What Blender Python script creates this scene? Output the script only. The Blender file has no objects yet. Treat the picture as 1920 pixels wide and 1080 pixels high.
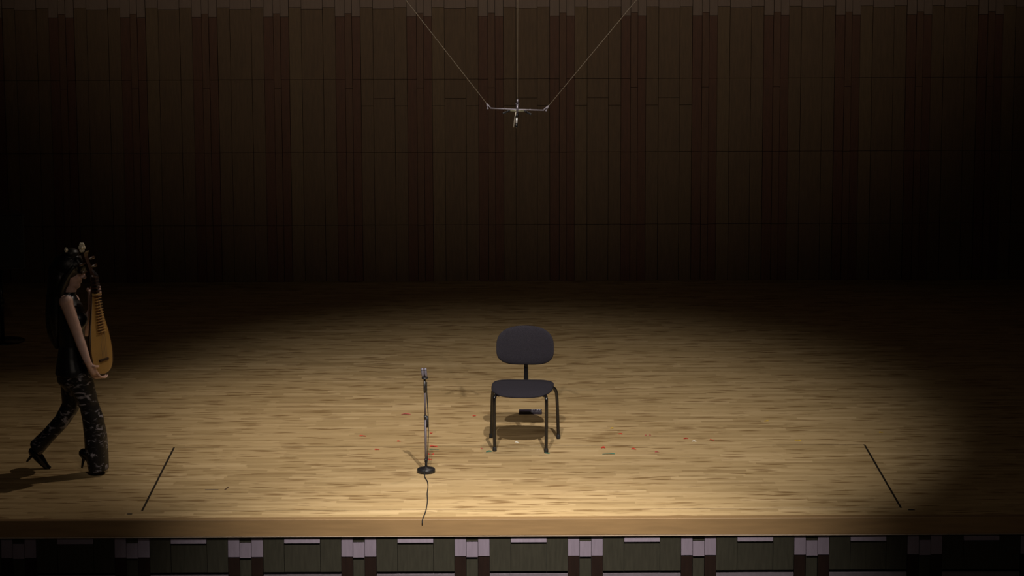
import bpy, bmesh, math, random
from mathutils import Vector, Matrix, Quaternion
random.seed(7)
PI = math.pi
scene = bpy.context.scene
COL = scene.collection
V = Vector

# ------------------------------------------------------------------ camera
F, CAMH = 5200.0, 4.76
PITCH = math.atan(897 / F)
YAW = math.atan(26 / F)
CAM = V((0, 0, CAMH))
ROT = (Matrix.Rotation(-YAW, 3, 'Z') @ Matrix.Rotation(PI / 2 - PITCH, 3, 'X')
       @ Matrix.Rotation(-0.003, 3, 'Z'))
cam = bpy.data.cameras.new('camera')
cam.sensor_width = 36
cam.lens = F / 1920 * 36
cam.clip_end = 200
camo = bpy.data.objects.new('camera', cam)
camo.matrix_world = Matrix.Translation(CAM) @ ROT.to_4x4()
COL.objects.link(camo)
scene.camera = camo


def ray(px, py):
    return ROT @ V(((px - 960) / F, -(py - 540) / F, -1))


def ground(px, py, z=0.0):
    d = ray(px, py)
    return CAM + d * ((z - CAM.z) / d.z)


def atY(px, py, Y):
    d = ray(px, py)
    return CAM + d * ((Y - CAM.y) / d.y)


# ------------------------------------------------------------------ materials
def srgb(r, g, b):
    f = lambda c: (c / 255 / 12.92) if c / 255 <= .04045 else ((c / 255 + .055) / 1.055) ** 2.4
    return (f(r), f(g), f(b), 1)


def mat(name, col, rough=.5, metal=0, var=.12, scale=30, stretch=(1, 1, 1), spec=.5, bump=0):
    m = bpy.data.materials.new(name)
    m.use_nodes = True
    nt = m.node_tree
    b = nt.nodes['Principled BSDF']
    b.inputs['Roughness'].default_value = rough
    b.inputs['Metallic'].default_value = metal
    b.inputs['Specular IOR Level'].default_value = spec
    tc = nt.nodes.new('ShaderNodeTexCoord')
    mp = nt.nodes.new('ShaderNodeMapping')
    mp.inputs['Scale'].default_value = stretch
    nz = nt.nodes.new('ShaderNodeTexNoise')
    nz.inputs['Scale'].default_value = scale
    nz.inputs['Detail'].default_value = 4
    rp = nt.nodes.new('ShaderNodeValToRGB')
    rp.color_ramp.elements[0].position = .3
    rp.color_ramp.elements[1].position = .7
    rp.color_ramp.elements[0].color = tuple(c * (1 - var) for c in col[:3]) + (1,)
    rp.color_ramp.elements[1].color = tuple(min(1, c * (1 + var)) for c in col[:3]) + (1,)
    L = nt.links.new
    L(tc.outputs['Object'], mp.inputs['Vector'])
    L(mp.outputs['Vector'], nz.inputs['Vector'])
    L(nz.outputs['Fac'], rp.inputs['Fac'])
    L(rp.outputs['Color'], b.inputs['Base Color'])
    if bump:
        bp = nt.nodes.new('ShaderNodeBump')
        bp.inputs['Strength'].default_value = bump
        bp.inputs['Distance'].default_value = .002
        L(nz.outputs['Fac'], bp.inputs['Height'])
        L(bp.outputs['Normal'], b.inputs['Normal'])
    return m


def floor_mat():
    m = bpy.data.materials.new('strip_parquet')
    m.use_nodes = True
    nt = m.node_tree
    N, L = nt.nodes.new, nt.links.new
    b = nt.nodes['Principled BSDF']
    tc = N('ShaderNodeTexCoord')
    sp = N('ShaderNodeSeparateXYZ')
    L(tc.outputs['Object'], sp.inputs[0])

    def M(op, a, c=None):
        n = N('ShaderNodeMath')
        n.operation = op
        for i, v in enumerate((a, c)):
            if v is None:
                continue
            if isinstance(v, (int, float)):
                n.inputs[i].default_value = v
            else:
                L(v, n.inputs[i])
        return n.outputs[0]

    def WN(x, y):
        c = N('ShaderNodeCombineXYZ')
        L(x, c.inputs[0])
        if not isinstance(y, (int, float)):
            L(y, c.inputs[1])
        w = N('ShaderNodeTexWhiteNoise')
        w.noise_dimensions = '2D'
        L(c.outputs[0], w.inputs['Vector'])
        return w.outputs['Value']
    row = M('FLOOR', M('DIVIDE', sp.outputs['Y'], .055))
    off = M('MULTIPLY', WN(row, 0), 3.0)
    blk = M('FLOOR', M('DIVIDE', M('ADD', sp.outputs['X'], off), .47))
    rnd = WN(blk, row)
    rp = N('ShaderNodeValToRGB')
    e = rp.color_ramp.elements
    e[0].position, e[0].color = 0.0, srgb(150, 126, 88)
    e[1].position, e[1].color = 1.0, srgb(186, 161, 120)
    for p, c in ((.12, (160, 136, 96)), (.5, (170, 145, 104)), (.9, (178, 153, 112))):
        k = e.new(p)
        k.color = srgb(*c)
    L(rnd, rp.inputs['Fac'])

    def streak(scale, sx, sy, lo, hi, det=2):
        mp = N('ShaderNodeMapping')
        mp.inputs['Scale'].default_value = (sx, sy, 1)
        L(tc.outputs['Object'], mp.inputs['Vector'])
        nz = N('ShaderNodeTexNoise')
        nz.inputs['Scale'].default_value = scale
        nz.inputs['Detail'].default_value = det
        L(mp.outputs[0], nz.inputs['Vector'])
        r = N('ShaderNodeMapRange')
        r.inputs['From Min'].default_value = lo
        r.inputs['From Max'].default_value = hi
        L(nz.outputs['Fac'], r.inputs['Value'])
        return r.outputs[0]
    dark = streak(1, 5.5, 30, .60, .68)
    dark2 = streak(1, 1.7, 17, .56, .74, 3)
    lite = streak(1, 2.2, 19, .55, .72, 3)

    def mix(fac, amt, a, col):
        x = N('ShaderNodeMix')
        x.data_type = 'RGBA'
        f = M('MULTIPLY', fac, amt)
        L(f, x.inputs['Factor'])
        L(a, x.inputs['A'])
        x.inputs['B'].default_value = col
        return x.outputs['Result']
    c = mix(dark, .5, rp.outputs['Color'], srgb(104, 78, 42))
    c = mix(dark2, .32, c, srgb(122, 92, 52))
    c = mix(lite, .35, c, srgb(206, 182, 138))
    # short dark knots and filler dashes, tapering towards their ends
    row2 = M('FLOOR', M('DIVIDE', sp.outputs['Y'], .0275))
    sh = M('DIVIDE', M('ADD', sp.outputs['X'], M('MULTIPLY', WN(row2, 0), 5.0)), .19)
    cell = M('FLOOR', sh)
    fr = M('FRACT', sh)
    taper = M('MULTIPLY', M('MULTIPLY', fr, M('SUBTRACT', 1, fr)), 4)
    pick = M('GREATER_THAN', WN(cell, row2), .91)
    c = mix(M('MULTIPLY', pick, taper), .75, c, srgb(108, 80, 44))
    L(c, b.inputs['Base Color'])
    b.inputs['Roughness'].default_value = .5
    b.inputs['Specular IOR Level'].default_value = .3
    return m


FLOORM = floor_mat()
NOSE = mat('oak_edge', srgb(127, 101, 67), .45, var=.1, scale=6, stretch=(.6, 6, 6))
DARK = mat('dark_void', srgb(10, 8, 6), .9)
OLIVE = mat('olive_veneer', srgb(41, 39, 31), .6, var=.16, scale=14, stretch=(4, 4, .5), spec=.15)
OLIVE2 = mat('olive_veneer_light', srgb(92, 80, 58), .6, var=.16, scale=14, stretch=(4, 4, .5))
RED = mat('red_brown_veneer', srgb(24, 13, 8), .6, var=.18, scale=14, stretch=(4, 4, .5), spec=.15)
WOLIVE = mat('wall_olive_veneer', srgb(92, 71, 49), .6, var=.16, scale=14, stretch=(4, 4, .5))
WOLIVE2 = mat('wall_olive_veneer_light', srgb(98, 78, 54), .6, var=.16, scale=14, stretch=(4, 4, .5))
WRED = mat('wall_red_brown_veneer', srgb(84, 50, 33), .6, var=.18, scale=14, stretch=(4, 4, .5))
WMID = mat('wall_mid_brown_veneer', srgb(88, 58, 39), .6, var=.16, scale=14, stretch=(4, 4, .5))
WPALE = mat('wall_lit_tone_veneer', srgb(112, 94, 84), .55, var=.08, scale=14, stretch=(4, 4, .5))  # paler tone paints caught overhead light into the top wall tiles
PALE = mat('lit_tone_lavender_veneer', srgb(98, 89, 99), .6, var=.08, scale=14, stretch=(4, 4, .5), spec=.2)  # light caught by the tilted fascia tiles, painted into their colour
GREYSTRIP = mat('grey_plinth', srgb(82, 74, 80), .6)
PLASTER = mat('dark_plaster', srgb(40, 34, 30), .9)
BLACKP = mat('black_plastic', srgb(26, 25, 27), .45)
BLACKM = mat('black_steel', srgb(14, 13, 14), .25, spec=.6)
FABRIC = mat('charcoal_fabric', srgb(39, 37, 43), .95, var=.3, scale=260, bump=.5, spec=.1)
STEEL = mat('brushed_steel', srgb(98, 92, 98), .55, metal=.2)
GREYM = mat('grey_mic_body', srgb(120, 116, 128), .4, metal=.4)
CHROME = mat('bright_chrome', srgb(225, 222, 218), .2, metal=.6)
WIRE = mat('wire_steel', srgb(150, 140, 125), .4, metal=.5)
RUBBER = mat('black_rubber', srgb(18, 17, 17), .7)
GRILLE = mat('speaker_grille', srgb(16, 16, 18), .7, scale=200, var=.5)

# ------------------------------------------------------------------ helpers


def obj(name, bm, m, parent=None, smooth=False, loc=None):
    me = bpy.data.meshes.new(name)
    bmesh.ops.recalc_face_normals(bm, faces=bm.faces[:])
    bm.to_mesh(me)
    bm.free()
    for mm in (m if isinstance(m, (list, tuple)) else [m]):
        me.materials.append(mm)
    o = bpy.data.objects.new(name, me)
    COL.objects.link(o)
    if smooth:
        for p in me.polygons:
            p.use_smooth = True
    if parent:
        o.parent = parent
    if loc is not None:
        o.location = loc
    return o


def tag(o, label=None, cat=None, group=None, kind=None):
    for k, v in (('label', label), ('category', cat), ('group', group), ('kind', kind)):
        if v:
            o[k] = v
    return o


def thing(name, label, cat, loc=(0, 0, 0), rz=0, group=None):
    o = bpy.data.objects.new(name, None)
    o.empty_display_size = .05
    COL.objects.link(o)
    o.location = loc
    o.rotation_euler = (0, 0, rz)
    return tag(o, label, cat, group)


def box(bm, lo, hi, bev=0, mi=0):
    lo, hi = V(lo), V(hi)
    c, s = (lo + hi) / 2, hi - lo
    r = bmesh.ops.create_cube(bm, size=1)
    bmesh.ops.scale(bm, vec=s, verts=r['verts'])
    bmesh.ops.translate(bm, vec=c, verts=r['verts'])
    fs = set(f for v in r['verts'] for f in v.link_faces)
    for f in fs:
        f.material_index = mi
    if bev:
        es = list(set(e for v in r['verts'] for e in v.link_edges))
        rb = bmesh.ops.bevel(bm, geom=es, offset=bev, segments=2, affect='EDGES', profile=.5)
        for f in rb['faces']:
            f.material_index = mi


def frame(d):
    d = d.normalized()
    a = V((0, 0, 1)) if abs(d.z) < .9 else V((1, 0, 0))
    u = d.cross(a).normalized()
    return u, d.cross(u).normalized()


def rings(bm, secs, cap=True):
    """secs: list of lists of points, equal counts"""
    vs = [[bm.verts.new(p) for p in s] for s in secs]
    n = len(vs[0])
    for a, b in zip(vs, vs[1:]):
        for i in range(n):
            bm.faces.new((a[i], a[(i + 1) % n], b[(i + 1) % n], b[i]))
    if cap:
        bm.faces.new(vs[0][::-1])
        bm.faces.new(vs[-1])


def tube(bm, pts, r, n=12, round_ends=False):
    pts = [V(p) for p in pts]
    rr = list(r) if isinstance(r, (list, tuple)) else [r] * len(pts)
    if round_ends:
        d0 = (pts[0] - pts[1]).normalized()
        d1 = (pts[-1] - pts[-2]).normalized()
        pre, prr = [], []
        for a in (80, 55, 28):
            pre.append(pts[0] + d0 * rr[0] * math.sin(math.radians(a)))
            prr.append(rr[0] * math.cos(math.radians(a)))
        post, por = [], []
        for a in (28, 55, 80):
            post.append(pts[-1] + d1 * rr[-1] * math.sin(math.radians(a)))
            por.append(rr[-1] * math.cos(math.radians(a)))
        pts, rr = pre + pts + post, prr + rr + por
    u = None
    secs = []
    for i, p in enumerate(pts):
        d = (pts[min(i + 1, len(pts) - 1)] - pts[max(i - 1, 0)]).normalized()
        if u is None:
            u, _ = frame(d)
        else:
            u = (u - d * u.dot(d)).normalized()
        v = d.cross(u)
        secs.append([p + (u * math.cos(2 * PI * k / n) + v * math.sin(2 * PI * k / n)) * rr[i] for k in range(n)])
    rings(bm, secs)


def smooth_path(pts, k=6):
    pts = [V(p) for p in pts]
    q = [pts[0]] + pts + [pts[-1]]
    out = []
    for i in range(1, len(q) - 2):
        for j in range(k):
            t = j / k
            a, b, c, d = q[i - 1], q[i], q[i + 1], q[i + 2]
            out.append(.5 * ((2 * b) + (c - a) * t + (2 * a - 5 * b + 4 * c - d) * t * t + (3 * b - a - 3 * c + d) * t ** 3))
    out.append(pts[-1])
    return out


def ball(bm, c, r, rot=None, sub=3):
    """ellipsoid; r scalar or 3 radii, rot optional 3x3"""
    R = V((r, r, r)) if isinstance(r, (int, float)) else V(r)
    res = bmesh.ops.create_icosphere(bm, subdivisions=sub, radius=1)
    for v in res['verts']:
        p = V((v.co.x * R.x, v.co.y * R.y, v.co.z * R.z))
        if rot is not None:
            p = rot @ p
        v.co = p + V(c)


def lathe(bm, prof, n=32, c=(0, 0, 0)):
    c = V(c)
    rings(bm, [[c + V((r * math.cos(2 * PI * k / n), r * math.sin(2 * PI * k / n), z)) for k in range(n)] for r, z in prof])


def rrect(w, h, r, n=6, sx=1.0):
    """rounded rectangle outline in 2-D"""
    out = []
    for cx, cy, a0 in ((w / 2 - r, h / 2 - r, 0), (-w / 2 + r, h / 2 - r, 90), (-w / 2 + r, -h / 2 + r, 180), (w / 2 - r, -h / 2 + r, 270)):
        for k in range(n + 1):
            a = math.radians(a0 + 90 * k / n)
            out.append((cx + r * math.cos(a), cy + r * math.sin(a)))
    return out


def remeshed(name, bm, m, parent, voxel=.006, smooth_it=6, sm=.5):
    o = obj(name, bm, m, None)
    md = o.modifiers.new('r', 'REMESH')
    md.mode = 'VOXEL'
    md.voxel_size = voxel
    md2 = o.modifiers.new('s', 'SMOOTH')
    md2.iterations = smooth_it
    md2.factor = sm
    dg = bpy.context.evaluated_depsgraph_get()
    me = bpy.data.meshes.new_from_object(o.evaluated_get(dg))
    me.name = name
    o.modifiers.clear()
    old = o.data
    o.data = me
    bpy.data.meshes.remove(old)
    if not me.materials:
        me.materials.append(m)
    for p in me.polygons:
        p.use_smooth = True
    o.parent = parent
    return o


# ------------------------------------------------------------------ stage shell
YE = ground(960, 973).y          # stage edge
YW = ground(960, 527).y          # rear wall foot
lf = [ground(326, 840), ground(1620, 832), ground(265, 960), ground(1688, 950)]
LX0, LX1 = (lf[0].x + lf[2].x) / 2, (lf[1].x + lf[3].x) / 2
LY1, LY0 = (lf[0].y + lf[1].y) / 2, (lf[2].y + lf[3].y) / 2
g, gs = .0075, .003
XW = 7.0
bm = bmesh.new()
T = -.04
box(bm, (-XW, LY1 + gs, T), (XW, YW + .3, 0))
box(bm, (-XW, YE + .012, T), (XW, LY0 - gs, 0))
box(bm, (-XW, LY0 - gs, T), (LX0 - g, LY1 + gs, 0))
box(bm, (LX1 + g, LY0 - gs, T), (XW, LY1 + gs, 0))
def dark_sides(bm):
    bm.normal_update()
    for f in bm.faces:
        if abs(f.normal.z) < .5:
            f.material_index = 1


dark_sides(bm)
GAPM = mat('gap_edge_wood', srgb(58, 44, 24), .8)
fl = tag(obj('floor', bm, [FLOORM, GAPM]), 'pale strip-parquet stage floor around the lift platform', kind='structure')
bm = bmesh.new()
box(bm, (LX0 + g, LY0 + gs, T), (LX1 - g, LY1 - gs, 0))
dark_sides(bm)
tag(obj('floor_lift', bm, [FLOORM, GAPM]), 'rectangular lift platform of the stage floor edged by dark gaps', kind='structure')
bm = bmesh.new()
box(bm, (-XW, YE + .06, -.4), (XW, YW + .3, -.05))
tag(obj('floor_base', bm, DARK), kind='structure')
# nosing
zb = atY(960, 1005.5, YE).z
bm = bmesh.new()
box(bm, (-XW, YE, zb + .006), (XW, YE + .07, .001), .004)
ns = tag(obj('trim_1', bm, NOSE), 'smooth wooden band along the stage front edge', kind='structure')
bm = bmesh.new()
box(bm, (-XW, YE - .001, zb - .001), (XW, YE + .06, zb + .006))
tag(obj('trim_2', bm, mat('pale_lip', srgb(150, 132, 112), .5)), 'thin pale lip under the stage edge band', kind='structure')

# ------------------------------------------------------------------ stage front fascia
YF = YE + .009
sx = lambda px, py, Y: atY(px, py, Y).x
p0, p1 = sx(640, 1040, YF), sx(1489, 1040, YF)
PER = (p1 - p0) / 4
PW = PER * 66 / 213
zz = lambda py: atY(960, py, YF).z
wf = bpy.data.objects.new('wall_stage_front', None)
COL.objects.link(wf)
tag(wf, 'panelled front wall below the stage edge', kind='structure')
bm = bmesh.new()
box(bm, (-XW, YF + .03, -1.12), (XW, YF + .05, zb))
obj('backing', bm, DARK, wf)


def tile(bm, x0, x1, z0, z1, yf, d=.03, tilt=0, mi=0, gap=.0015):
    """block with its face at depth yf (towards the hall); tilt leans the top back"""
    x0 += gap
    x1 -= gap
    z0 += gap
    z1 -= gap
    pts = [(x0, yf, z0), (x1, yf, z0), (x1, yf + tilt, z1), (x0, yf + tilt, z1)]
    f = [bm.verts.new(p) for p in pts]
    b = [bm.verts.new((p[0], yf + max(d, tilt + .004), p[2])) for p in pts]
    fs = [bm.faces.new(f), bm.faces.new(b[::-1])]
    for i in range(4):
        fs.append(bm.faces.new((f[i], b[i], b[(i + 1) % 4], f[(i + 1) % 4])))
    for q in fs:
        q.material_index = mi


for k in range(-6, 9):
    a = p0 + (k) * PER
    if not -5.2 < a < 5.2:
        continue
    w = PW / 3
    z_t, zp = zb - .001, zz(1042.5)
    pil = bmesh.new()
    for i in (0, 2):
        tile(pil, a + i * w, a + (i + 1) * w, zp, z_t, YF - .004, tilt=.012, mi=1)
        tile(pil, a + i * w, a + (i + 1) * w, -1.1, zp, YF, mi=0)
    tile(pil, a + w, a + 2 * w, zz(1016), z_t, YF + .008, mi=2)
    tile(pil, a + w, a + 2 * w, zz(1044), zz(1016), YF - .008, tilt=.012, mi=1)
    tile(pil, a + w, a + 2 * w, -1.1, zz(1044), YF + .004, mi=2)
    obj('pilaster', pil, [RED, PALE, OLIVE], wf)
    b0, b1 = a + PW, a + PER
    pan = bmesh.new()
    s = (b1 - b0)
    e1, e2 = b0 + s * .27, b0 + s * .73
    tile(pan, b0, e1, zz(1071.5), z_t, YF + .004)
    tile(pan, e2, b1, zz(1071.5), z_t, YF + .004)
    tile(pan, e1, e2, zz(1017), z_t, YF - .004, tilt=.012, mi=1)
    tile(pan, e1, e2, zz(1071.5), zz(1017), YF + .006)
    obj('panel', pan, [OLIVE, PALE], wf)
    st = bmesh.new()
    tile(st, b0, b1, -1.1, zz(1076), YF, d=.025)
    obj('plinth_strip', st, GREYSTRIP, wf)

# ------------------------------------------------------------------ rear wall
wb = bpy.data.objects.new('wall_back', None)
COL.objects.link(wb)
tag(wb, 'dark wood-panelled rear wall of the stage with vertical pilasters', kind='structure')
ZT = 9.5
bm = bmesh.new()
box(bm, (-XW - 1, YW + .06, -.05), (XW + 1, YW + .16, ZT))
obj('backing', bm, DARK, wb)
q0, q1 = sx(96.5, 200, YW), sx(1830, 200, YW)
WPER = (q1 - q0) / 13
WPW = WPER * 47 / 134
zw = lambda py: atY(960, py, YW).z
z_rows = [0.0, zw(421), zw(285), zw(148), zw(13)]
STEP = z_rows[-1] - z_rows[-2]


def column(bm, x0, x1, cuts, yf, mi, top_mi, ztop, tilt=.016):
    cs = sorted(cuts)
    for z0, z1 in zip(cs, cs[1:]):
        tile(bm, x0, x1, z0, z1, yf, d=.055, mi=mi, gap=.0022)
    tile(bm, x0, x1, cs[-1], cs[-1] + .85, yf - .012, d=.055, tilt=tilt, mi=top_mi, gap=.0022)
    z = cs[-1] + .85
    while z < ZT - .1:
        z1 = min(ZT, z + STEP)
        tile(bm, x0, x1, z, z1, yf, d=.055, mi=mi, gap=.0022)
        z = z1


for k in range(-4, 18):
    a = q0 + k * WPER
    if not -XW < a < XW - WPER:
        continue
    w = WPW / 3
    pil = bmesh.new()
    cut = z_rows[:4]
    column(pil, a, a + w * 1.15, cut + [zw(30)], YW - .01, 0, 1, ZT)
    column(pil, a + 1.15 * w, a + 2 * w, z_rows[:3] + [zw(164), zw(24)], YW - .022, 2, 1, ZT)
    column(pil, a + 2 * w, a + 3 * w, cut + [zw(30)], YW - .01, 0, 1, ZT)
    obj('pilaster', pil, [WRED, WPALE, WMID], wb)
    b0, b1 = a + WPW, a + WPER
    s = b1 - b0
    e1, e2 = b0 + s * .27, b0 + s * .73
    mid = 4 <= k <= 8
    pan = bmesh.new()
    side = cut + [zw(13)] + ([zw(198)] if mid else [])
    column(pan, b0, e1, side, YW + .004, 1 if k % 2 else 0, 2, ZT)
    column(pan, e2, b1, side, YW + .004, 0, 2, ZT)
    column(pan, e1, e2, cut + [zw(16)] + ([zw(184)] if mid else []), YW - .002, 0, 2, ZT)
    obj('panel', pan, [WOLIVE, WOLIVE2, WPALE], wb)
# ceiling and hall floor (out of frame)
bm = bmesh.new()
box(bm, (-9, 5, 9.5), (9, YW + .3, 9.7))
tag(obj('ceiling', bm, PLASTER), kind='structure')
bm = bmesh.new()
box(bm, (-9, 5, -1.2), (9, YE + .5, -1.1))
tag(obj('floor_hall', bm, PLASTER), kind='structure')

# ------------------------------------------------------------------ chair
fl_, fr_, rr_, rl_ = ground(927, 846), ground(1024.5, 848.5), ground(1047, 822.5), ground(921, 820.5)
cc = (fl_ + fr_ + rr_ + rl_) / 4
yaw = math.radians(-4.5)
ch = thing('orchestra_chair', 'charcoal padded musician chair with black tube legs at centre stage', 'chair', cc, yaw)
# local frame: -Y front (towards hall), +Y back
Ri = Matrix.Rotation(-yaw, 3, 'Z')
loc = lambda p: Ri @ (V(p) - cc)
LFx = .195
FYf, FYr = -.215, .215
SEATZ = .445


def seat_grid(bm, w, d, th, zfun, nx=40, ny=36, sup=3.2, pil=.5):
    """rounded pad: superellipse footprint, domed top and bottom"""
    rows = []
    N = 56
    R = 10
    def pt(a, s, top):
        ca, sa = math.cos(a), math.sin(a)
        r = (abs(ca) ** sup + abs(sa) ** sup) ** (-1 / sup)
        x, y = ca * r * s, sa * r * s
        h = (1 - s ** 4) ** .5 if s < 1 else 0
        return x * w / 2, y * d / 2, h * (1 if top else -1)
    secs = []
    for s in (0.02, .3, .6, .8, .9, .96, .99, 1):
        secs.append([zfun(*pt(2 * PI * k / N, s, True)) for k in range(N)])
    for s in (.99, .96, .9, .8, .6, .3, .02):
        secs.append([zfun(*pt(2 * PI * k / N, s, False)) for k in range(N)])
    rings(bm, secs)


bm = bmesh.new()


def sz(x, y, h):
    # saddle: sides raised at the rear, waterfall front, slightly wider at rear
    yy = y / .22
    xx = x / .235
    x2 = x * (1 + .02 * yy)
    y2 = y - .020 * (1 - xx * xx) * (-yy if yy < 0 else -.25 * yy) + .012 * (1 if yy < 0 else 0) * xx * xx
    z = SEATZ + .010 * xx * xx * (1 if yy > -.2 else .2) - .02 * max(0, -yy) ** 3 + .006 * yy
    return V((x2, y2, z + h * .026))


seat_grid(bm, .47, .44, .05, sz, sup=3.4)
obj('seat', bm, FABRIC, ch, True)
bm = bmesh.new()
BZ, BH = .727, .30


def bz(x, y, h):
    # x across, y up; curved around the sitter, top corners rounder
    t = y / (BH / 2)
    xs = x * (1.0 - .035 * max(0, t) ** 2 + .01 * (-t))
    dep = -.06 * (x / .215) ** 2
    return V((xs + .010, .215 + .012 * t + dep + .028 * -h * .8, BZ + y + .012 * (1 - (x / .215) ** 2) * (1 if t > 0 else -.3)))


seat_grid(bm, .44, BH - .015, .04, bz, sup=3.1)
obj('backrest', bm, FABRIC, ch, True)
bm = bmesh.new()
secs = []
for z, y, wd in ((.41, .10, .02), (.41, .20, .02), (.43, .232, .018), (.52, .242, .016), (.60, .238, .014), (.72, .236, .014)):
    dy = .005
    secs.append([V((.011 + i * wd, y + j * dy, z)) for i, j in ((-1, -1), (1, -1), (1, 1), (-1, 1))])
rings(bm, secs)
obj('back_support', bm, BLACKM, ch)
# legs
R0 = .0125
zs = .405
for s, foot in ((-1, loc(fl_)), (1, loc(fr_))):
    bm = bmesh.new()
    fx, fy = foot.x, foot.y
    tube(bm, smooth_path([(fx - s * .002, fy, .012), (fx, fy + .005, .2), (fx, fy + .008, .385), (fx - s * .003, fy + .022, .412), (fx - s * .008, fy + .07, .417)]), R0, 14)
    lg = obj('leg', bm, BLACKM, ch, True)
    bm = bmesh.new()
    lathe(bm, [(.015, 0), (.016, .006), (.0145, .03), (.013, .034)], 16, (fx - s * .002, fy, 0))
    obj('glide', bm, RUBBER, lg, True)
for s, foot in ((-1, loc(rl_)), (1, loc(rr_))):
    bm = bmesh.new()
    fx, fy = foot.x, foot.y
    tube(bm, smooth_path([(fx, fy, .012), (fx - s * .006, fy - .004, .2), (fx - s * .012, fy - .01, .335), (fx - s * .022, fy - .02, .385), (fx - s * .05, fy - .04, .412), (fx - s * .10, fy - .08, .414)]), R0, 14)
    lg = obj('leg', bm, BLACKM, ch, True)
    bm = bmesh.new()
    lathe(bm, [(.015, 0), (.016, .006), (.0145, .03), (.013, .034)], 16, (fx, fy, 0))
    obj('glide', bm, RUBBER, lg, True)
bm = bmesh.new()
for s in (-1, 1):
    tube(bm, [(s * .17, -.14, .413), (s * .16, .14, .413)], .011, 12)
tube(bm, [(-.165, .08, .41), (.165, .08, .41)], .011, 12)
tube(bm, [(-.17, -.1, .41), (.17, -.1, .41)], .011, 12)
obj('seat_frame', bm, BLACKM, ch, True)

# ------------------------------------------------------------------ microphone stand
mb = ground(799, 886)
YM = mb.y
ms = thing('microphone_stand', 'slim grey microphone stand on a round black base left of the chair', 'microphone stand', mb)
bm = bmesh.new()
lathe(bm, [(.02, .0), (.060, 0), (.066, .006), (.066, .026), (.060, .033), (.014, .036), (.012, .046)], 40)
obj('base', bm, BLACKP, ms, True)
zm = lambda py: atY(799, py, YM).z
xm = lambda px, py: atY(px, py, YM).x - mb.x
bm = bmesh.new()
tube(bm, [(0, 0, .04), (-.002, 0, zm(782))], .0085, 14)
obj('lower_tube', bm, STEEL, ms, True)
bm = bmesh.new()
tube(bm, [(-.002, 0, zm(784)), (xm(796.6, 716), 0, zm(716))], .0065, 14)
obj('upper_tube', bm, STEEL, ms, True)
bm = bmesh.new()
tube(bm, [(0, 0, zm(866)), (0, 0, zm(860))], .011, 14)
tube(bm, [(0.001, 0, zm(876)), (0.001, 0, zm(861))], .0095, 14)
obj('base_clamp', bm, BLACKP, ms, True)
bm = bmesh.new()
tube(bm, [(-.002, 0, zm(786)), (-.002, 0, zm(779))], .0115, 14)
tube(bm, [(.008, -.002, zm(801)), (.011, -.004, zm(790)), (.009, -.004, zm(780))], .0075, 10)
obj('clutch', bm, BLACKP, ms, True)
bm = bmesh.new()
tube(bm, [(xm(796.5, 735), 0, zm(736)), (xm(796.5, 735), 0, zm(726)), (xm(796.3, 712), 0, zm(712))], [.009, .0095, .008], 14)
obj('microphone_clip', bm, BLACKP, ms, True)
mt = V((mb.x + xm(796.5, 711), YM, zm(711)))
mic = thing('microphone', 'small grey twin-barrel microphone on top of the floor stand', 'microphone', mt)
tl = V((xm(794.3, 690) - xm(796.5, 711), -.006, zm(690) - zm(711)))
bm = bmesh.new()
lathe(bm, [(.012, -.002), (.021, .003), (.023, .008), (.021, .013), (.012, .016)], 24)
obj('collar', bm, BLACKP, mic, True)
for s in (-1, 1):
    bm = bmesh.new()
    o = V((s * .0115, 0, 0))
    tube(bm, [o + V((0, 0, .012)), o + tl * .5, o + tl * .98, o + tl], [.0095, .0100, .0102, .0085], 16)
    cp = obj('capsule', bm, GREYM, mic, True)
    bm = bmesh.new()
    tube(bm, [o + tl * .80, o + tl * .84], .0107, 16)
    obj('ring', bm, BLACKP, cp, True)
bm = bmesh.new()
box(bm, (-.004, .001, .01), (.004, .006, tl.z * .9))
obj('spacer', bm, BLACKP, mic)
# cable
bm = bmesh.new()
pts = [(mt.x + .014, YM - .004, zm(716)), (mt.x + .013, YM - .006, zm(728)), (mb.x + .012, YM - .006, zm(745)), (mb.x + .017, YM - .006, zm(770)),
       (mb.x + .019, YM - .01, zm(800)), (mb.x + .016, YM - .008, zm(830)), (mb.x + .011, YM - .012, zm(860)), (mb.x + .002, YM - .025, .06),
       (mb.x - .006, YM - .075, .036), (mb.x - .008, YM - .082, .012)]
for px, py in ((797, 895), (801.5, 903), (802.5, 913), (801, 925), (801.5, 938), (800, 950), (797, 962), (793, 971.5)):
    q = ground(px, py, .005)
    pts.append((q.x, q.y, .005))
q = V(pts[-1])
pts += [(q.x - .004, YE - .006, -.01), (q.x - .004, YE - .008, -.03)]
tube(bm, smooth_path(pts, 5), .0036, 8)
tag(obj('microphone_cable', bm, RUBBER, None, True), 'thin black cable running from the microphone stand to the stage edge', 'cable')

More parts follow.
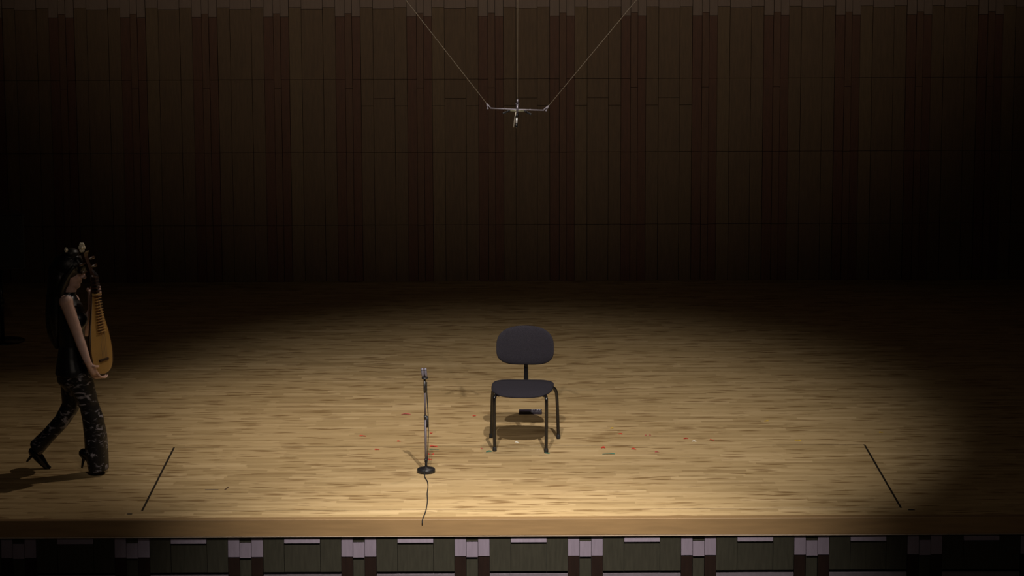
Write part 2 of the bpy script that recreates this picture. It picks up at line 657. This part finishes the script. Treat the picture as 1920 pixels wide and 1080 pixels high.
# ------------------------------------------------------------------ hanging microphone rig
YR = 19.5
A = lambda px, py, dy=0: atY(px, py, YR + dy)
bar0, bar1 = A(920, 203), A(1020, 207)
bc = A(969, 206)
rig = thing('hanging_microphone_bar', 'thin metal bar hung from wires high above the stage', 'microphone bar', bc)
L_ = lambda px, py, dy=0: A(px, py, dy) - bc
bm = bmesh.new()
tube(bm, [L_(919, 203), L_(969, 205.5), L_(1020, 207)], .0052, 12)
for px, py in ((946, 203.5), (994, 205.5)):
    tube(bm, [L_(px, py + 1.4), L_(px, py - 1)], .006, 10)
obj('crossbar', bm, STEEL, rig, True)
bm = bmesh.new()
tube(bm, [L_(970.5, 186), L_(970.2, 196)], .0075, 12)
tube(bm, [L_(970.2, 195), L_(969.6, 214)], .009, 12)
tube(bm, [L_(966.5, 194.5), L_(973.5, 195)], .005, 10)
obj('mast', bm, mat('dull_steel', srgb(92, 86, 92), .4, metal=.6), rig, True)
for s in (-1, 1):
    bm = bmesh.new()
    e = (919, 203) if s < 0 else (1020, 207)
    h = (912.5, 194) if s < 0 else (1029, 198)
    # shackle: two prongs meeting at the wire end, closed by a pin at the bar
    o1 = (-4.5, .5) if s < 0 else (4, .5)
    tube(bm, [L_(*h), L_(e[0] + o1[0] * .95, e[1] + o1[1])], .0042, 8)
    tube(bm, [L_(*h), L_(e[0], e[1] - 2), L_(*e)], .0042, 8)
    tube(bm, [L_(e[0] + o1[0], e[1] + o1[1], -.006), L_(e[0] + o1[0], e[1] + o1[1], .006)], .007, 10)
    obj('shackle', bm, STEEL, rig, True)
bm = bmesh.new()
tube(bm, [L_(953, 208), L_(985, 208.6)], .0055, 10)
obj('lower_bracket', bm, mat('olive_bracket', srgb(88, 84, 66), .5, metal=.3), rig, True)
# wires
def wire(p, q, r, label):
    d = (q - p)
    bm = bmesh.new()
    end = p + d * ((9.5 - p.z) / d.z)
    tube(bm, [p, end], r, 8)
    return tag(obj('suspension_wire', bm, WIRE, None, True), label, 'wire')
wire(A(912.5, 194), A(765, 5), .0022, 'left slanting steel wire holding the hanging microphone bar')
wire(A(1029, 198), A(1185, 10), .0022, 'right slanting steel wire holding the hanging microphone bar')
wire(A(970.6, 187), A(971, 0), .0018, 'vertical centre wire above the hanging microphone bar')
# three microphones
def pencil(p, q, r, label, m1, m2):
    t = thing('hanging_microphone', label, 'microphone', p)
    d = q - p
    bm = bmesh.new()
    tube(bm, [V((0, 0, 0)), d * .55], r, 14)
    obj('body', bm, m1, t, True)
    bm = bmesh.new()
    tube(bm, [d * .55, d * .6, d * .95, d], [r * .95, r * 1.02, r * 1.02, r * .7], 14)
    obj('capsule', bm, m2, t, True)
    return t
pencil(A(955, 208.2, -.012), A(943.5, 212.5, -.10), .0075, 'small dark microphone under the left half of the hanging bar', BLACKM, BLACKP)
pencil(A(984, 208.5, -.012), A(995.5, 214.5, -.10), .0075, 'small dark microphone under the right half of the hanging bar', BLACKM, BLACKP)
t = thing('hanging_microphone', 'silver-bodied microphone pointing down below the middle of the hanging bar', 'microphone', A(969.6, 214, -.01))
o = t.location.copy()
B_ = lambda px, py, dy=0: A(px, py, dy) - o
bm = bmesh.new()
tube(bm, [B_(969.4, 213, -.01), B_(969, 220, -.012)], .0105, 14)
obj('mount', bm, BLACKM, t, True)
bm = bmesh.new()
tube(bm, [B_(969, 219.5, -.012), B_(968.5, 231.5, -.02)], .0068, 14)
obj('body', bm, CHROME, t, True)
bm = bmesh.new()
tube(bm, [B_(968.5, 231.5, -.02), B_(968.3, 240, -.024)], [.0085, .0075], 14)
obj('capsule', bm, BLACKM, t, True)
bm = bmesh.new()
tube(bm, smooth_path([B_(967.4, 210, -.008), B_(965, 222, -.02), B_(963, 239, -.012)], 5), .0028, 8)
tag(obj('cable_tail', bm, WIRE, None, True, loc=o), 'short loose wire hanging beside the silver microphone', 'wire')

# ------------------------------------------------------------------ loudspeaker at the left
sf = ground(5, 640)
YS = sf.y
st = thing('speaker_stand', 'black pole stand with a flat base at the dark left edge of the stage', 'speaker stand', sf)
zsb, zst = atY(5, 500, YS).z, atY(5, 397, YS).z
bm = bmesh.new()
lathe(bm, [(.03, 0), (.19, 0), (.2, .006), (.2, .012), (.03, .022)], 40)
obj('base_plate', bm, BLACKM, st, True)
bm = bmesh.new()
tube(bm, [(0, 0, .015), (0, 0, zsb - .02)], .02, 16)
obj('pole', bm, BLACKM, st, True)
bm = bmesh.new()
tube(bm, [(0, 0, zsb * .5), (0, 0, zsb * .5 + .06)], .027, 16)
obj('height_clamp', bm, BLACKP, st, True)
bm = bmesh.new()
box(bm, (-.09, -.09, zsb - .02), (.09, .09, zsb - .004), .003)
obj('top_plate', bm, BLACKM, st)
hw = atY(46, 450, YS).x - sf.x
sp = thing('loudspeaker', 'black box loudspeaker on a pole stand at the dark left edge', 'loudspeaker', (sf.x, sf.y, zsb - .004), math.radians(8))
hb = zst - zsb
bm = bmesh.new()
secs = []
for z in (0, hb):
    secs.append([V((-hw, -.13, z)), V((hw, -.13, z)), V((hw * .72, .16, z)), V((-hw * .72, .16, z))])
rings(bm, secs)
bmesh.ops.bevel(bm, geom=bm.edges[:], offset=.01, segments=2, affect='EDGES')
obj('cabinet', bm, BLACKP, sp)
bm = bmesh.new()
box(bm, (-hw + .012, -.142, .014), (hw - .012, -.128, hb - .014), .004)
obj('grille', bm, GRILLE, sp)

# ------------------------------------------------------------------ small things on the floor
pb = ground(994.5, 775)
fbx = thing('floor_socket_box', 'small flat black box with pale switches lying on the floor behind the chair', 'socket box', pb)
bm = bmesh.new()
w = (ground(1016, 775).x - ground(973, 775).x) / 2
box(bm, (-w, -.045, 0), (w, .045, .024), .004)
obj('case', bm, mat('violet_black_plastic', srgb(44, 38, 50), .5), fbx)
bm = bmesh.new()
for i in range(5):
    x = w * (.1 + .17 * i)
    box(bm, (x, .0, .023), (x + .008, .02, .029))
obj('switches', bm, mat('pale_plastic', srgb(170, 165, 170), .5), fbx)


def mark(px, py, w, d, ang, label, m=RUBBER):
    c = ground(px, py)
    bm = bmesh.new()
    box(bm, (-w / 2, -d / 2, 0), (w / 2, d / 2, .002), .0005)
    o = obj('tape_mark', bm, m, None, loc=c)
    o.rotation_euler = (0, 0, ang)
    return tag(o, label, 'tape mark')


mark(243, 964, .035, .02, 0, 'small black tape mark beside the near left corner of the stage lift')
mark(1709, 956, .045, .025, 0, 'small black tape mark beside the near right corner of the stage lift')
mark(397, 918.5, .095, .012, .0, 'thin dark tape strip lying flat on the left part of the stage lift', mat('grey_tape', srgb(70, 62, 66), .6))
mark(425, 916, .012, .09, -.2, 'short upright dark tape strip just right of the thin flat one', mat('brown_tape', srgb(84, 62, 40), .6))

CR, CG, CY, CWH, CP = (mat('red_paper', srgb(190, 62, 44), .7), mat('green_paper', srgb(66, 112, 92), .7), mat('yellow_paper', srgb(196, 160, 44), .7),
                       mat('white_paper', srgb(225, 220, 205), .7), mat('pink_paper', srgb(168, 84, 76), .7))


def scrap(px, py, wpx, m, label, fold=.25, ang=0, d=.022, group=None):
    """a folded strip of paper: two or three creased facets"""
    c = ground(px, py)
    w = wpx / 258.0
    bm = bmesh.new()
    n = 4
    for i in range(n + 1):
        t = i / n
        x = (t - .5) * w
        z = .0015 + fold * w * (.5 - abs(t - .5)) * (1 + .2 * math.sin(i * 2.1))
        sk = .3 * d * math.sin(3 * t + px)
        bm.verts.new((x, -d / 2 + sk, z))
        bm.verts.new((x, d / 2 + sk, z + .0025 * math.sin(5 * t + py)+.001))
    bm.verts.ensure_lookup_table()
    for i in range(n):
        bm.faces.new([bm.verts[j] for j in (2 * i, 2 * i + 2, 2 * i + 3, 2 * i + 1)])
    o = obj('paper_scrap', bm, m, None, loc=c)
    sm = o.modifiers.new('t', 'SOLIDIFY')
    sm.thickness = .0008
    o.rotation_euler = (0, 0, ang)
    return tag(o, label, 'paper scrap', group or 'paper scraps on the stage floor')


scrap(680, 818, 12, CR, 'red paper scrap farthest left of all the scraps', ang=.2)
scrap(707, 843, 9, CR, 'red paper scrap nearest the front among those left of the microphone stand')
scrap(748, 828, 6, CR, 'tiny red paper scrap lying left of the shadow tip of the microphone stand', ang=.5)
scrap(761, 777.5, 20, CP, 'folded dull pink paper strip left of the microphone stand', .2)
scrap(808.5, 812.5, 5, CR, 'tiny red paper scrap right of the middle of the microphone stand')
scrap(813, 837.5, 15, CR, 'bright red paper scrap behind the folded green strip by the microphone stand', .3)
scrap(814, 843, 19, CG, 'folded green paper strip just right of the microphone stand', .14, d=.012)
scrap(803.5, 852, 5, CR, 'tiny red paper scrap touching the microphone stand side, in front of green strip', ang=.4)
scrap(811.5, 852, 5, CR, 'tiny red paper scrap second in front of the green strip by the stand')
scrap(806, 862, 6, CR, 'red paper scrap closest to the round black microphone stand base', ang=.4)
scrap(889.5, 780, 7, CR, 'red paper scrap between the microphone stand and the chair')
scrap(904, 841.5, 5, CP, 'tiny reddish paper scrap left of the chair front leg', ang=.6)
scrap(916.5, 847, 11, CG, 'small green paper scrap at the left front foot of the chair', .1, d=.03)
scrap(1026, 850, 9, CG, 'small green paper scrap under the right front foot of the chair', .08, d=.03)
scrap(969.5, 829.5, 7, CWH, 'small white paper scrap on the floor under the chair', .1)
scrap(1163, 814, 8, CR, 'red paper scrap right of the chair lying behind the other red ones', ang=.1)
scrap(1131, 840, 8, CR, 'red paper scrap behind the folded green strip right of the chair', .3, d=.04)
scrap(1188, 842.5, 10, CR, 'red paper scrap right of the folded green strip', .3, ang=-.3)
scrap(1141, 851.5, 24, CG, 'folded green paper strip on the floor right of the chair', .16, d=.012)
scrap(1147.5, 803, 7, CY, 'yellow paper scrap nearest the right side of the chair', .15)
scrap(1211, 816.5, 4, CP, 'tiny brownish paper scrap, left one of a pair right of the chair')
scrap(1219, 816.5, 4, CP, 'tiny brownish paper scrap, right one of a pair right of the chair')
scrap(1286, 822.5, 9, CR, 'red paper scrap left of the small white scrap', ang=-.2)
scrap(1301.5, 828, 8, CWH, 'small white paper scrap on the floor right of the chair', .2)
scrap(1335, 825, 9, CR, 'red paper scrap farthest right of all the red ones', ang=-.3)
scrap(1232, 848, 8, CP, 'brownish paper scrap lying in front of the white scrap on the right', ang=.2)
scrap(1496, 826, 12, CY, 'yellow paper strip near the right back edge of the stage lift', .08)
scrap(1437, 789.5, 9, CY, 'yellow paper scrap lying farthest back on the right', .08)
scrap(1652, 811, 8, CY, 'yellow paper scrap farthest right, beyond the stage lift corner', .08)

# ------------------------------------------------------------------ performer
foot = ground(180, 883)
YP = foot.y
SKIN = mat('skin', srgb(208, 172, 160), .5, var=.06)
HAIR = mat('black_hair', srgb(14, 11, 10), .45, var=.4, scale=60, stretch=(6, 6, .6))
TOPM = mat('black_sparkle_top', srgb(20, 20, 24), .4, var=.6, scale=70)
SHOEM = mat('black_patent', srgb(10, 9, 10), .12, spec=.8)


def sequins():
    m = bpy.data.materials.new('sequin_trousers')
    m.use_nodes = True
    nt = m.node_tree
    N, L = nt.nodes.new, nt.links.new
    b = nt.nodes['Principled BSDF']
    tc = N('ShaderNodeTexCoord')
    mp = N('ShaderNodeMapping')
    mp.inputs['Scale'].default_value = (13, 13, 26)
    nz = N('ShaderNodeTexNoise')
    nz.inputs['Scale'].default_value = 1
    nz.inputs['Detail'].default_value = 3
    nz.inputs['Distortion'].default_value = 1.5
    rp = N('ShaderNodeValToRGB')
    rp.color_ramp.elements[0].position = .55
    rp.color_ramp.elements[0].color = srgb(18, 17, 20)
    rp.color_ramp.elements[1].position = .68
    rp.color_ramp.elements[1].color = srgb(150, 146, 156)
    L(tc.outputs['Object'], mp.inputs['Vector'])
    L(mp.outputs[0], nz.inputs['Vector'])
    L(nz.outputs['Fac'], rp.inputs['Fac'])
    L(rp.outputs[0], b.inputs['Base Color'])
    b.inputs['Roughness'].default_value = .45
    return m


SEQ = sequins()
per = thing('person', 'dark-haired woman in black sleeveless top and sequinned trousers walking right carrying a lute', 'person', foot)
base = V(foot)
J = lambda px, py, dy=0: atY(px, py, YP + dy) - base


def fing(bm, pts, r0, r1):
    n = len(pts)
    P = smooth_path(pts, 3)
    tube(bm, P, [r0 + (r1 - r0) * i / (len(P) - 1) for i in range(len(P))], 10, True)


def limb(bm, pts, rad, n=16):
    k = 5
    P = smooth_path(pts, k)
    R = []
    for i in range(len(P)):
        t = i / k
        a = min(int(t), len(rad) - 2)
        R.append(rad[a] + (rad[a + 1] - rad[a]) * (t - a))
    tube(bm, P, R, n, True)


def ell(bm, secs, n=24):
    """secs: (center, rx, ry) horizontal-ish ellipses stacked, with end caps"""
    rs = []
    for c, rx, ry in secs:
        rs.append([V(c) + V((rx * math.cos(2 * PI * k / n), ry * math.sin(2 * PI * k / n), 0)) for k in range(n)])
    rings(bm, rs)


# --- joints
neck, chest, waist, pelv = J(129, 553), J(131, 590), J(135, 645), J(139, 690)
shR, shL = J(124, 566, -.165), J(136, 564, .16)
elR = J(147, 630, -.20)
elL, wrL = J(158, 622, .20), J(172, 580, .10)
hipR, hipL = J(141, 700, -.085), J(136, 700, .085)
knR, anR = J(173, 784, -.08), J(172, 856, -.08)
knL, anL = J(131, 768, .075), J(73, 842, .07)
hd = J(131, 511)
# --- lute axes, needed for the hands
pbot, ptop = J(196, 700, -.10), J(168, 470, -.05)
pa = (ptop - pbot)
PLEN = pa.length
pa.normalize()
pn = V((.92, -.39, 0))
pn = (pn - pa * pn.dot(pa)).normalized()
pw = pa.cross(pn).normalized()
if pw.x < 0:
    pw = -pw
pp = lambda t, w=0, n=0: pbot + pa * (t * PLEN) + pw * w + pn * n
wrR = pp(.135, -.180, -.018)

bm = bmesh.new()
# torso
ell(bm, [(J(140, 716), .02, .03), (J(140, 712), .085, .14), (pelv, .105, .158), (J(137, 668), .098, .145), (waist, .082, .122), (J(132, 615), .092, .132),
         (J(131, 590), .105, .145), (J(129, 572), .088, .15), (J(128, 560), .055, .11), (J(128, 553), .04, .05), (J(128, 550), .02, .02)])
ball(bm, J(147, 600, -.06), (.055, .06, .06))
ball(bm, J(147, 600, .06), (.055, .06, .06))
ball(bm, J(126, 700, -.06), (.065, .07, .08))
ball(bm, J(126, 700, .06), (.065, .07, .08))
limb(bm, [J(127, 563), J(131, 545), J(135, 528)], [.052, .046, .047])
# head (facing +X, a little downward)
HR = Matrix.Rotation(math.radians(8), 3, 'Y')
h = lambda x, y, z: hd + HR @ V((x, y, z))
ball(bm, h(-.012, 0, .025), (.096, .076, .098), HR)
ball(bm, h(.022, 0, -.03), (.068, .06, .078), HR)
ball(bm, h(.052, 0, -.085), (.034, .036, .028), HR)        # chin
ball(bm, h(.03, 0, -.075), (.05, .052, .036), HR)          # jaw
tube(bm, [h(.084, 0, .03), h(.096, 0, .005), h(.108, 0, -.018)], [.010, .011, .014], 12, True)   # nose
ball(bm, h(.097, .012, -.022), .010)
ball(bm, h(.097, -.012, -.022), .010)
ball(bm, h(.083, 0, -.048), (.012, .024, .007), HR)        # upper lip
ball(bm, h(.081, 0, -.060), (.012, .022, .008), HR)        # lower lip
for s in (-1, 1):
    ball(bm, h(-.012, s * .076, -.005), (.018, .010, .032), HR)   # ears
    ball(bm, h(.058, s * .036, -.016), (.020, .022, .022), HR)      # cheeks
    ball(bm, h(.076, s * .03, .032), (.014, .028, .010), HR)      # brows
# arms
limb(bm, [shR, shR.lerp(elR, .4), elR, elR.lerp(wrR, .35), wrR], [.050, .045, .037, .037, .025])
limb(bm, [shL, shL.lerp(elL, .4), elL, elL.lerp(wrL, .35), wrL], [.050, .045, .037, .037, .025])
ball(bm, shR, .052)
ball(bm, shL, .052)
# legs
limb(bm, [hipR, hipR.lerp(knR, .5), knR, knR.lerp(anR, .35), anR], [.085, .066, .05, .05, .032])
limb(bm, [hipL, hipL.lerp(knL, .5), knL, knL.lerp(anL, .35), anL], [.085, .066, .046, .044, .03])
toR, toL = J(194, 880, -.07), J(94, 878, .07)
limb(bm, [anR, J(178, 868, -.08), J(193, 879, -.08)], [.032, .026, .014])
limb(bm, [anL, J(72, 858, .08), J(89, 875, .08)], [.032, .026, .014])
# right hand cupping the bottom of the lute: palm outside the near lower edge, fingers under it
pc = pp(.035, -.132, -.012)
pe = pp(.005, -.108, -.012)
limb(bm, [wrR, wrR.lerp(pc, .5), pc], [.025, .025, .022])
pdir = (pe - wrR).normalized()
pside = pdir.cross(pn).normalized()
ball(bm, wrR.lerp(pe, .62), (.017, .038, .050), Matrix((pside, pn, pdir)).transposed())
for i in range(4):
    o = (i - 1.5) * .0195
    L0 = (.80, 1.0, 1.08, .98)[i]
    st_ = wrR.lerp(pe, .75) + pn * (o * .9)
    fing(bm, [st_, pp(-.004, -.098, o - .01), pp(-.022, -.098 + .042 * L0, o - .008), pp(-.027, -.098 + .072 * L0, o - .006), pp(-.017, -.098 + .098 * L0, o - .006)], .0094, .0072)
fing(bm, [wrR.lerp(pe, .3) + pn * .016, pp(.085, -.160, .026), pp(.08, -.132, .030), pp(.078, -.104, .020)], .0115, .0085)
# left hand round the neck of the lute
nc = pp(.66, .035, -.05)
limb(bm, [wrL, wrL.lerp(nc, .5), nc], [.025, .028, .028])
for i in range(4):
    t = .66 + (i - 1.2) * .021
    fing(bm, [nc + pa * ((i - 1.2) * .018), pp(t, .052, -.035), pp(t, .056, .006), pp(t, .036, .026), pp(t, .016, .018)], .0088, .007)
fing(bm, [nc - pw * .01, pp(.675, .0, -.052), pp(.69, -.022, -.046), pp(.70, -.036, -.03)], .0105, .0085)
remeshed('body', bm, SKIN, per, .0045, 4, .5)

# eyes
EYE = mat('eye_white', srgb(200, 190, 180), .3)
for s in (-1, 1):
    bm = bmesh.new()
    ball(bm, h(.074, s * .031, .012), .0125)
    obj('eye', bm, EYE, per, True)
    bm = bmesh.new()
    ball(bm, h(.084, s * .031, .011), (.004, .0062, .0062))
    obj('iris', bm, HAIR, per, True)
# --- top (sleeveless)
bm = bmesh.new()
ell(bm, [(J(139.5, 700), .138, .187), (J(139.5, 690), .134, .182), (J(136, 668), .108, .155), (waist, .092, .132), (J(132, 615), .102, .142),
         (J(131, 590), .115, .152), (J(129, 573), .098, .148), (J(128, 561), .066, .115), (J(128, 552), .055, .06), (J(130, 546), .052, .052)])
ball(bm, J(148, 600, -.06), (.062, .065, .066))
ball(bm, J(148, 600, .06), (.062, .065, .066))
remeshed('sleeveless_top', bm, TOPM, per, .006, 5, .5)
bm = bmesh.new()
tube(bm, [J(118, 556, -.17), J(124, 553.5, -.175), J(132, 555, -.165)], .005, 8, True)
obj('shoulder_trim', bm, mat('silver_trim', srgb(190, 190, 200), .3, metal=.4), per, True)
# --- trousers: flared legs
bm = bmesh.new()
ell(bm, [(J(140, 672), .106, .150), (J(140, 684), .118, .164), (J(139.5, 698), .127, .173), (J(138, 714), .118, .168), (J(139, 728), .07, .12)])


def leg_loft(bm, secs, n=24):
    rs = []
    for i, (c, rx, ry) in enumerate(secs):
        d = (V(secs[min(i + 1, len(secs) - 1)][0]) - V(secs[max(0, i - 1)][0])).normalized()
        v = V((0, 1, 0))
        u = v.cross(d).normalized()
        rs.append([V(c) + u * rx * math.cos(2 * PI * k / n) * (1 + .05 * math.sin(5 * 2 * PI * k / n) * i / len(secs)) + v * ry * math.sin(2 * PI * k / n) for k in range(n)])
    rings(bm, rs)


y1 = -.08
leg_loft(bm, [(J(143, 700, y1), .108, .095), (J(156, 730, y1), .088, .09), (J(167, 760, y1), .07, .08), (J(174, 785, y1), .078, .084), (J(179, 817, y1), .084, .09), (J(181, 850, y1), .085, .1), (J(184.5, 881, y1), .074, .108)])
y2 = .08
leg_loft(bm, [(J(138, 700, y2), .105, .095), (J(136, 735, y2), .085, .085), (J(132, 762, y2), .066, .07), (J(115, 790, y2), .057, .066), (J(90, 817, y2), .054, .072), (J(67, 841, y2), .060, .088)])
ball(bm, J(130, 768, y2), (.06, .06, .06))
remeshed('trousers', bm, SEQ, per, .007, 4, .5)
# --- high-heeled shoes
def shoe(heel_px, toe_px, dy, heeldir):
    """heel_px: back of the shoe at ankle, toe_px: toe tip; heeldir: where the stiletto points"""
    H, Tp = J(*heel_px, dy), J(*toe_px, dy)
    bm = bmesh.new()
    d = Tp - H
    up = V((0, 0, 1))
    up = (up - d.normalized() * up.dot(d.normalized())).normalized()
    P = [H - d * .03 + up * .01, H + d * .12 + up * .012, H + d * .4 + up * .004, H + d * .7 - up * .004, H + d * .9 - up * .004, Tp]
    tube(bm, smooth_path(P, 4), [.022 + .018 * math.sin(PI * min(1, i / 20 + .35)) - (.022 if i > 17 else 0) for i in range(21)], 16, True)
    o = remeshed('shoe', bm, SHOEM, per, .004, 4, .5)
    bm = bmesh.new()
    q = H + V(heeldir)
    tube(bm, [H + d * .03, H.lerp(q, .4) + d * .01, q], [.024, .012, .007], 12)
    obj('heel', bm, SHOEM, o, True)


hz = J(156, 853, -.08)
shoe((157, 853), (199, 882), -.08, (J(153.5, 877.5, -.08) - J(157, 853, -.08)))
shoe((62, 850), (96, 881), .08, (J(50, 866, .08) - J(62, 850, .08)))
# --- hair
bm = bmesh.new()
ball(bm, h(-.025, 0, .04), (.112, .096, .102), HR)
ball(bm, h(.03, 0, .062), (.072, .084, .058), HR)
ball(bm, h(-.05, 0, -.03), (.082, .098, .11), HR)
for s in (-1, 1):
    limb(bm, [h(.03, s * .074, .05), h(.0, s * .084, .0), h(-.03, s * .088, -.07), h(-.06, s * .09, -.16)], [.022, .024, .03, .03])
limb(bm, [h(-.08, 0, 0), J(108, 545), J(103, 590), J(103, 625), J(106, 650)], [.08, .078, .07, .055, .02])
limb(bm, [h(-.06, -.05, -.04), J(108, 545, -.06), J(104, 590, -.075), J(105, 630, -.06)], [.055, .055, .05, .02])
limb(bm, [h(-.06, .05, -.04), J(108, 545, .06), J(104, 590, .075), J(105, 630, .06)], [.055, .055, .05, .02])
for y in (-.05, -.025, 0, .025, .05):
    limb(bm, [h(.05, y * .8, .10), h(.094 - abs(y) * .35, y * 1.1, .065), h(.104 - abs(y) * .5, y * 1.15, .022)], [.03, .022, .012])
ball(bm, J(133, 476), (.06, .06, .045))
remeshed('hair', bm, HAIR, per, .005, 3, .5)
ORN = mat('pale_flower', srgb(236, 228, 205), .6)
for (px, py, dy, r) in ((153.5, 464, -.05, .024), (124, 468.5, -.06, .012)):
    bm = bmesh.new()
    c = J(px, py, dy)
    for k in range(6):
        a = 2 * PI * k / 6
        ball(bm, c + V((math.cos(a) * r * .55, -.004, math.sin(a) * r * .9)), (r * .55, r * .4, r * .75), sub=2)
    ball(bm, c + V((0, -.008, 0)), (r * .6, r * .6, r * .6), sub=2)
    # pin that runs into the bun
    tube(bm, [c, c + V((-.01, .05, -.03))], .003, 6)
    obj('hair_ornament', bm, ORN, per, True)

# ------------------------------------------------------------------ pear-shaped lute, held by the performer
WOODB = mat('dark_lute_back', srgb(52, 30, 18), .35, var=.3, scale=12)
BOARD = mat('pale_soundboard', srgb(150, 116, 62), .45, var=.1, scale=10, stretch=(1, 1, 1))
FRET = mat('bamboo_fret', srgb(180, 142, 84), .5)
lute = thing('pear_shaped_lute', 'pear-shaped lute with pale soundboard held upright by the walking woman', 'lute', base + pp(0))
p0_ = pp(0)
Lp = lambda t, w=0, n=0: pp(t, w, n) - p0_
prof = [(0, .02), (.006, .062), (.03, .105), (.08, .136), (.15, .150), (.22, .150), (.30, .138), (.38, .116), (.46, .090), (.54, .066), (.60, .050), (.66, .038), (.72, .031), (.80, .026)]
prof = [(q.x, q.y) for q in smooth_path([V((t, w, 0)) for t, w in prof], 4)]
bm = bmesh.new()
secs = []
for t, w in prof:
    d = w * .36 + .006
    secs.append([Lp(t, w * math.cos(a), -d * math.sin(a)) for a in [PI * k / 14 for k in range(15)]])
rings(bm, secs)
obj('back_shell', bm, WOODB, lute, True)
bm = bmesh.new()
secs = [[Lp(t, -w * 1.01, -.001), Lp(t, -w * .5, .005), Lp(t, 0, .007), Lp(t, w * .5, .005), Lp(t, w * 1.01, -.001), Lp(t, 0, -.004)] for t, w in prof if t < .63]
rings(bm, secs)
obj('soundboard', bm, BOARD, lute, False)
# large wedge frets up the neck, thin bamboo frets on the board
for i in range(6):
    t = .645 + i * .027
    w = .038 - i * .0025
    bm = bmesh.new()
    rings(bm, [[Lp(t - .012, s * w, 0), Lp(t - .006, s * w * .9, .034), Lp(t + .003, s * w * .9, .034), Lp(t + .012, s * w, 0)] for s in (-1, 1)])
    obj('neck_fret', bm, WOODB if i > 0 else FRET, lute)
for i in range(13):
    t = .34 + i * .0225
    w = .052 - i * .0013
    bm = bmesh.new()
    rings(bm, [[Lp(t - .0035, s * w + .01, .004), Lp(t - .002, s * w * .95 + .01, .024), Lp(t + .002, s * w * .95 + .01, .024), Lp(t + .0035, s * w + .01, .004)] for s in (-1, 1)])
    obj('board_fret', bm, FRET, lute)
bm = bmesh.new()
rings(bm, [[Lp(.10, s * .06, .004), Lp(.103, s * .06, .016), Lp(.118, s * .06, .016), Lp(.122, s * .06, .004)] for s in (-1, 1)])
obj('bridge', bm, WOODB, lute)
for i in range(4):
    w = (i - 1.5)
    bm = bmesh.new()
    tube(bm, [Lp(.112, w * .022, .018), Lp(.64, w * .013, .036), Lp(.80, w * .010, .036), Lp(.845, w * .008, .0)], .0007, 5)
    obj('string', bm, STEEL, lute)
bm = bmesh.new()
secs = []
for t, w, n0, d in ((.795, .026, 0, .03), (.84, .022, -.006, .03), (.90, .020, -.022, .028), (.955, .022, -.036, .028), (.985, .03, -.03, .03), (1.0, .022, -.018, .022)):
    secs.append([Lp(t, -w, n0), Lp(t, w, n0), Lp(t, w * .8, n0 - d), Lp(t, -w * .8, n0 - d)])
rings(bm, secs)
obj('pegbox', bm, WOODB, lute)
for i in range(4):
    t = .835 + i * .032
    s = 1 if i % 2 else -1
    n0 = -.022 - i * .006
    bm = bmesh.new()
    tube(bm, [Lp(t, s * .015, n0), Lp(t, s * .05, n0), Lp(t, s * .06, n0), Lp(t + .002, s * .105, n0), Lp(t + .002, s * .112, n0)], [.005, .005, .009, .012, .006], 12)
    obj('tuning_peg', bm, WOODB, lute, True)

# ------------------------------------------------------------------ lights
def spot(name, pos, target, power, size, blend, radius=.08, col=(1, .9, .72)):
    l = bpy.data.lights.new(name, 'SPOT')
    l.energy = power
    l.spot_size = math.radians(size)
    l.spot_blend = blend
    l.shadow_soft_size = radius
    l.color = col
    o = bpy.data.objects.new(name, l)
    o.location = pos
    o.rotation_euler = (V(target) - V(pos)).to_track_quat('-Z', 'Y').to_euler()
    COL.objects.link(o)
    return o


def area(name, pos, target, power, sx_, sy_, col=(1, .9, .75), spread=180):
    l = bpy.data.lights.new(name, 'AREA')
    l.energy = power
    l.shape = 'RECTANGLE'
    l.size, l.size_y = sx_, sy_
    l.color = col
    l.spread = math.radians(spread)
    o = bpy.data.objects.new(name, l)
    o.location = pos
    o.rotation_euler = (V(target) - V(pos)).to_track_quat('-Z', 'Y').to_euler()
    COL.objects.link(o)
    return o


cx = cc.x
KC = (1, .925, .85)
KP = (cx + 1.0, cc.y - 8.4, 9.0)
KQ = (cx - .95, cc.y - 8.4, 9.0)
spot('front_edge_spot', (cx + .2, cc.y - 8.4, 9.0), (ground(975, 940).x, 16.3, 0), 10500, 33.5, 1, .05, KC)
spot('key_spot', KP, (ground(985, 800).x, 20.6, 0), 4300, 32, 1, .05, KC)
spot('key_spot_second', KQ, (ground(945, 800).x, 20.6, 0), 2900, 33, 1, .05, KC)
spot('top_spot', (cx + .8, cc.y + 1.5, 6.2), (cx - 2.1, cc.y - .2, 0), 370, 60, 1, .06, (1, .85, .70))
spot('front_fill', (cx, 8, 9.0), (cx, 18.5, 0), 340, 50, 1, .2, (1, .82, .65))  # added dim fill to lift the performer and the fascia ends
spot('wall_wash', (cx, 6, 9.0), (cx, YW, 7.1), 3900, 39, 1, .3, (1, .82, .62))
wd = bpy.data.worlds.new('world')
scene.world = wd
wd.use_nodes = True
wd.node_tree.nodes['Background'].inputs['Color'].default_value = (1, .8, .65, 1)
wd.node_tree.nodes['Background'].inputs['Strength'].default_value = .004

scene.view_settings.view_transform = 'Standard'
scene.view_settings.look = 'None'
scene.view_settings.exposure = 0
scene.view_settings.gamma = 1
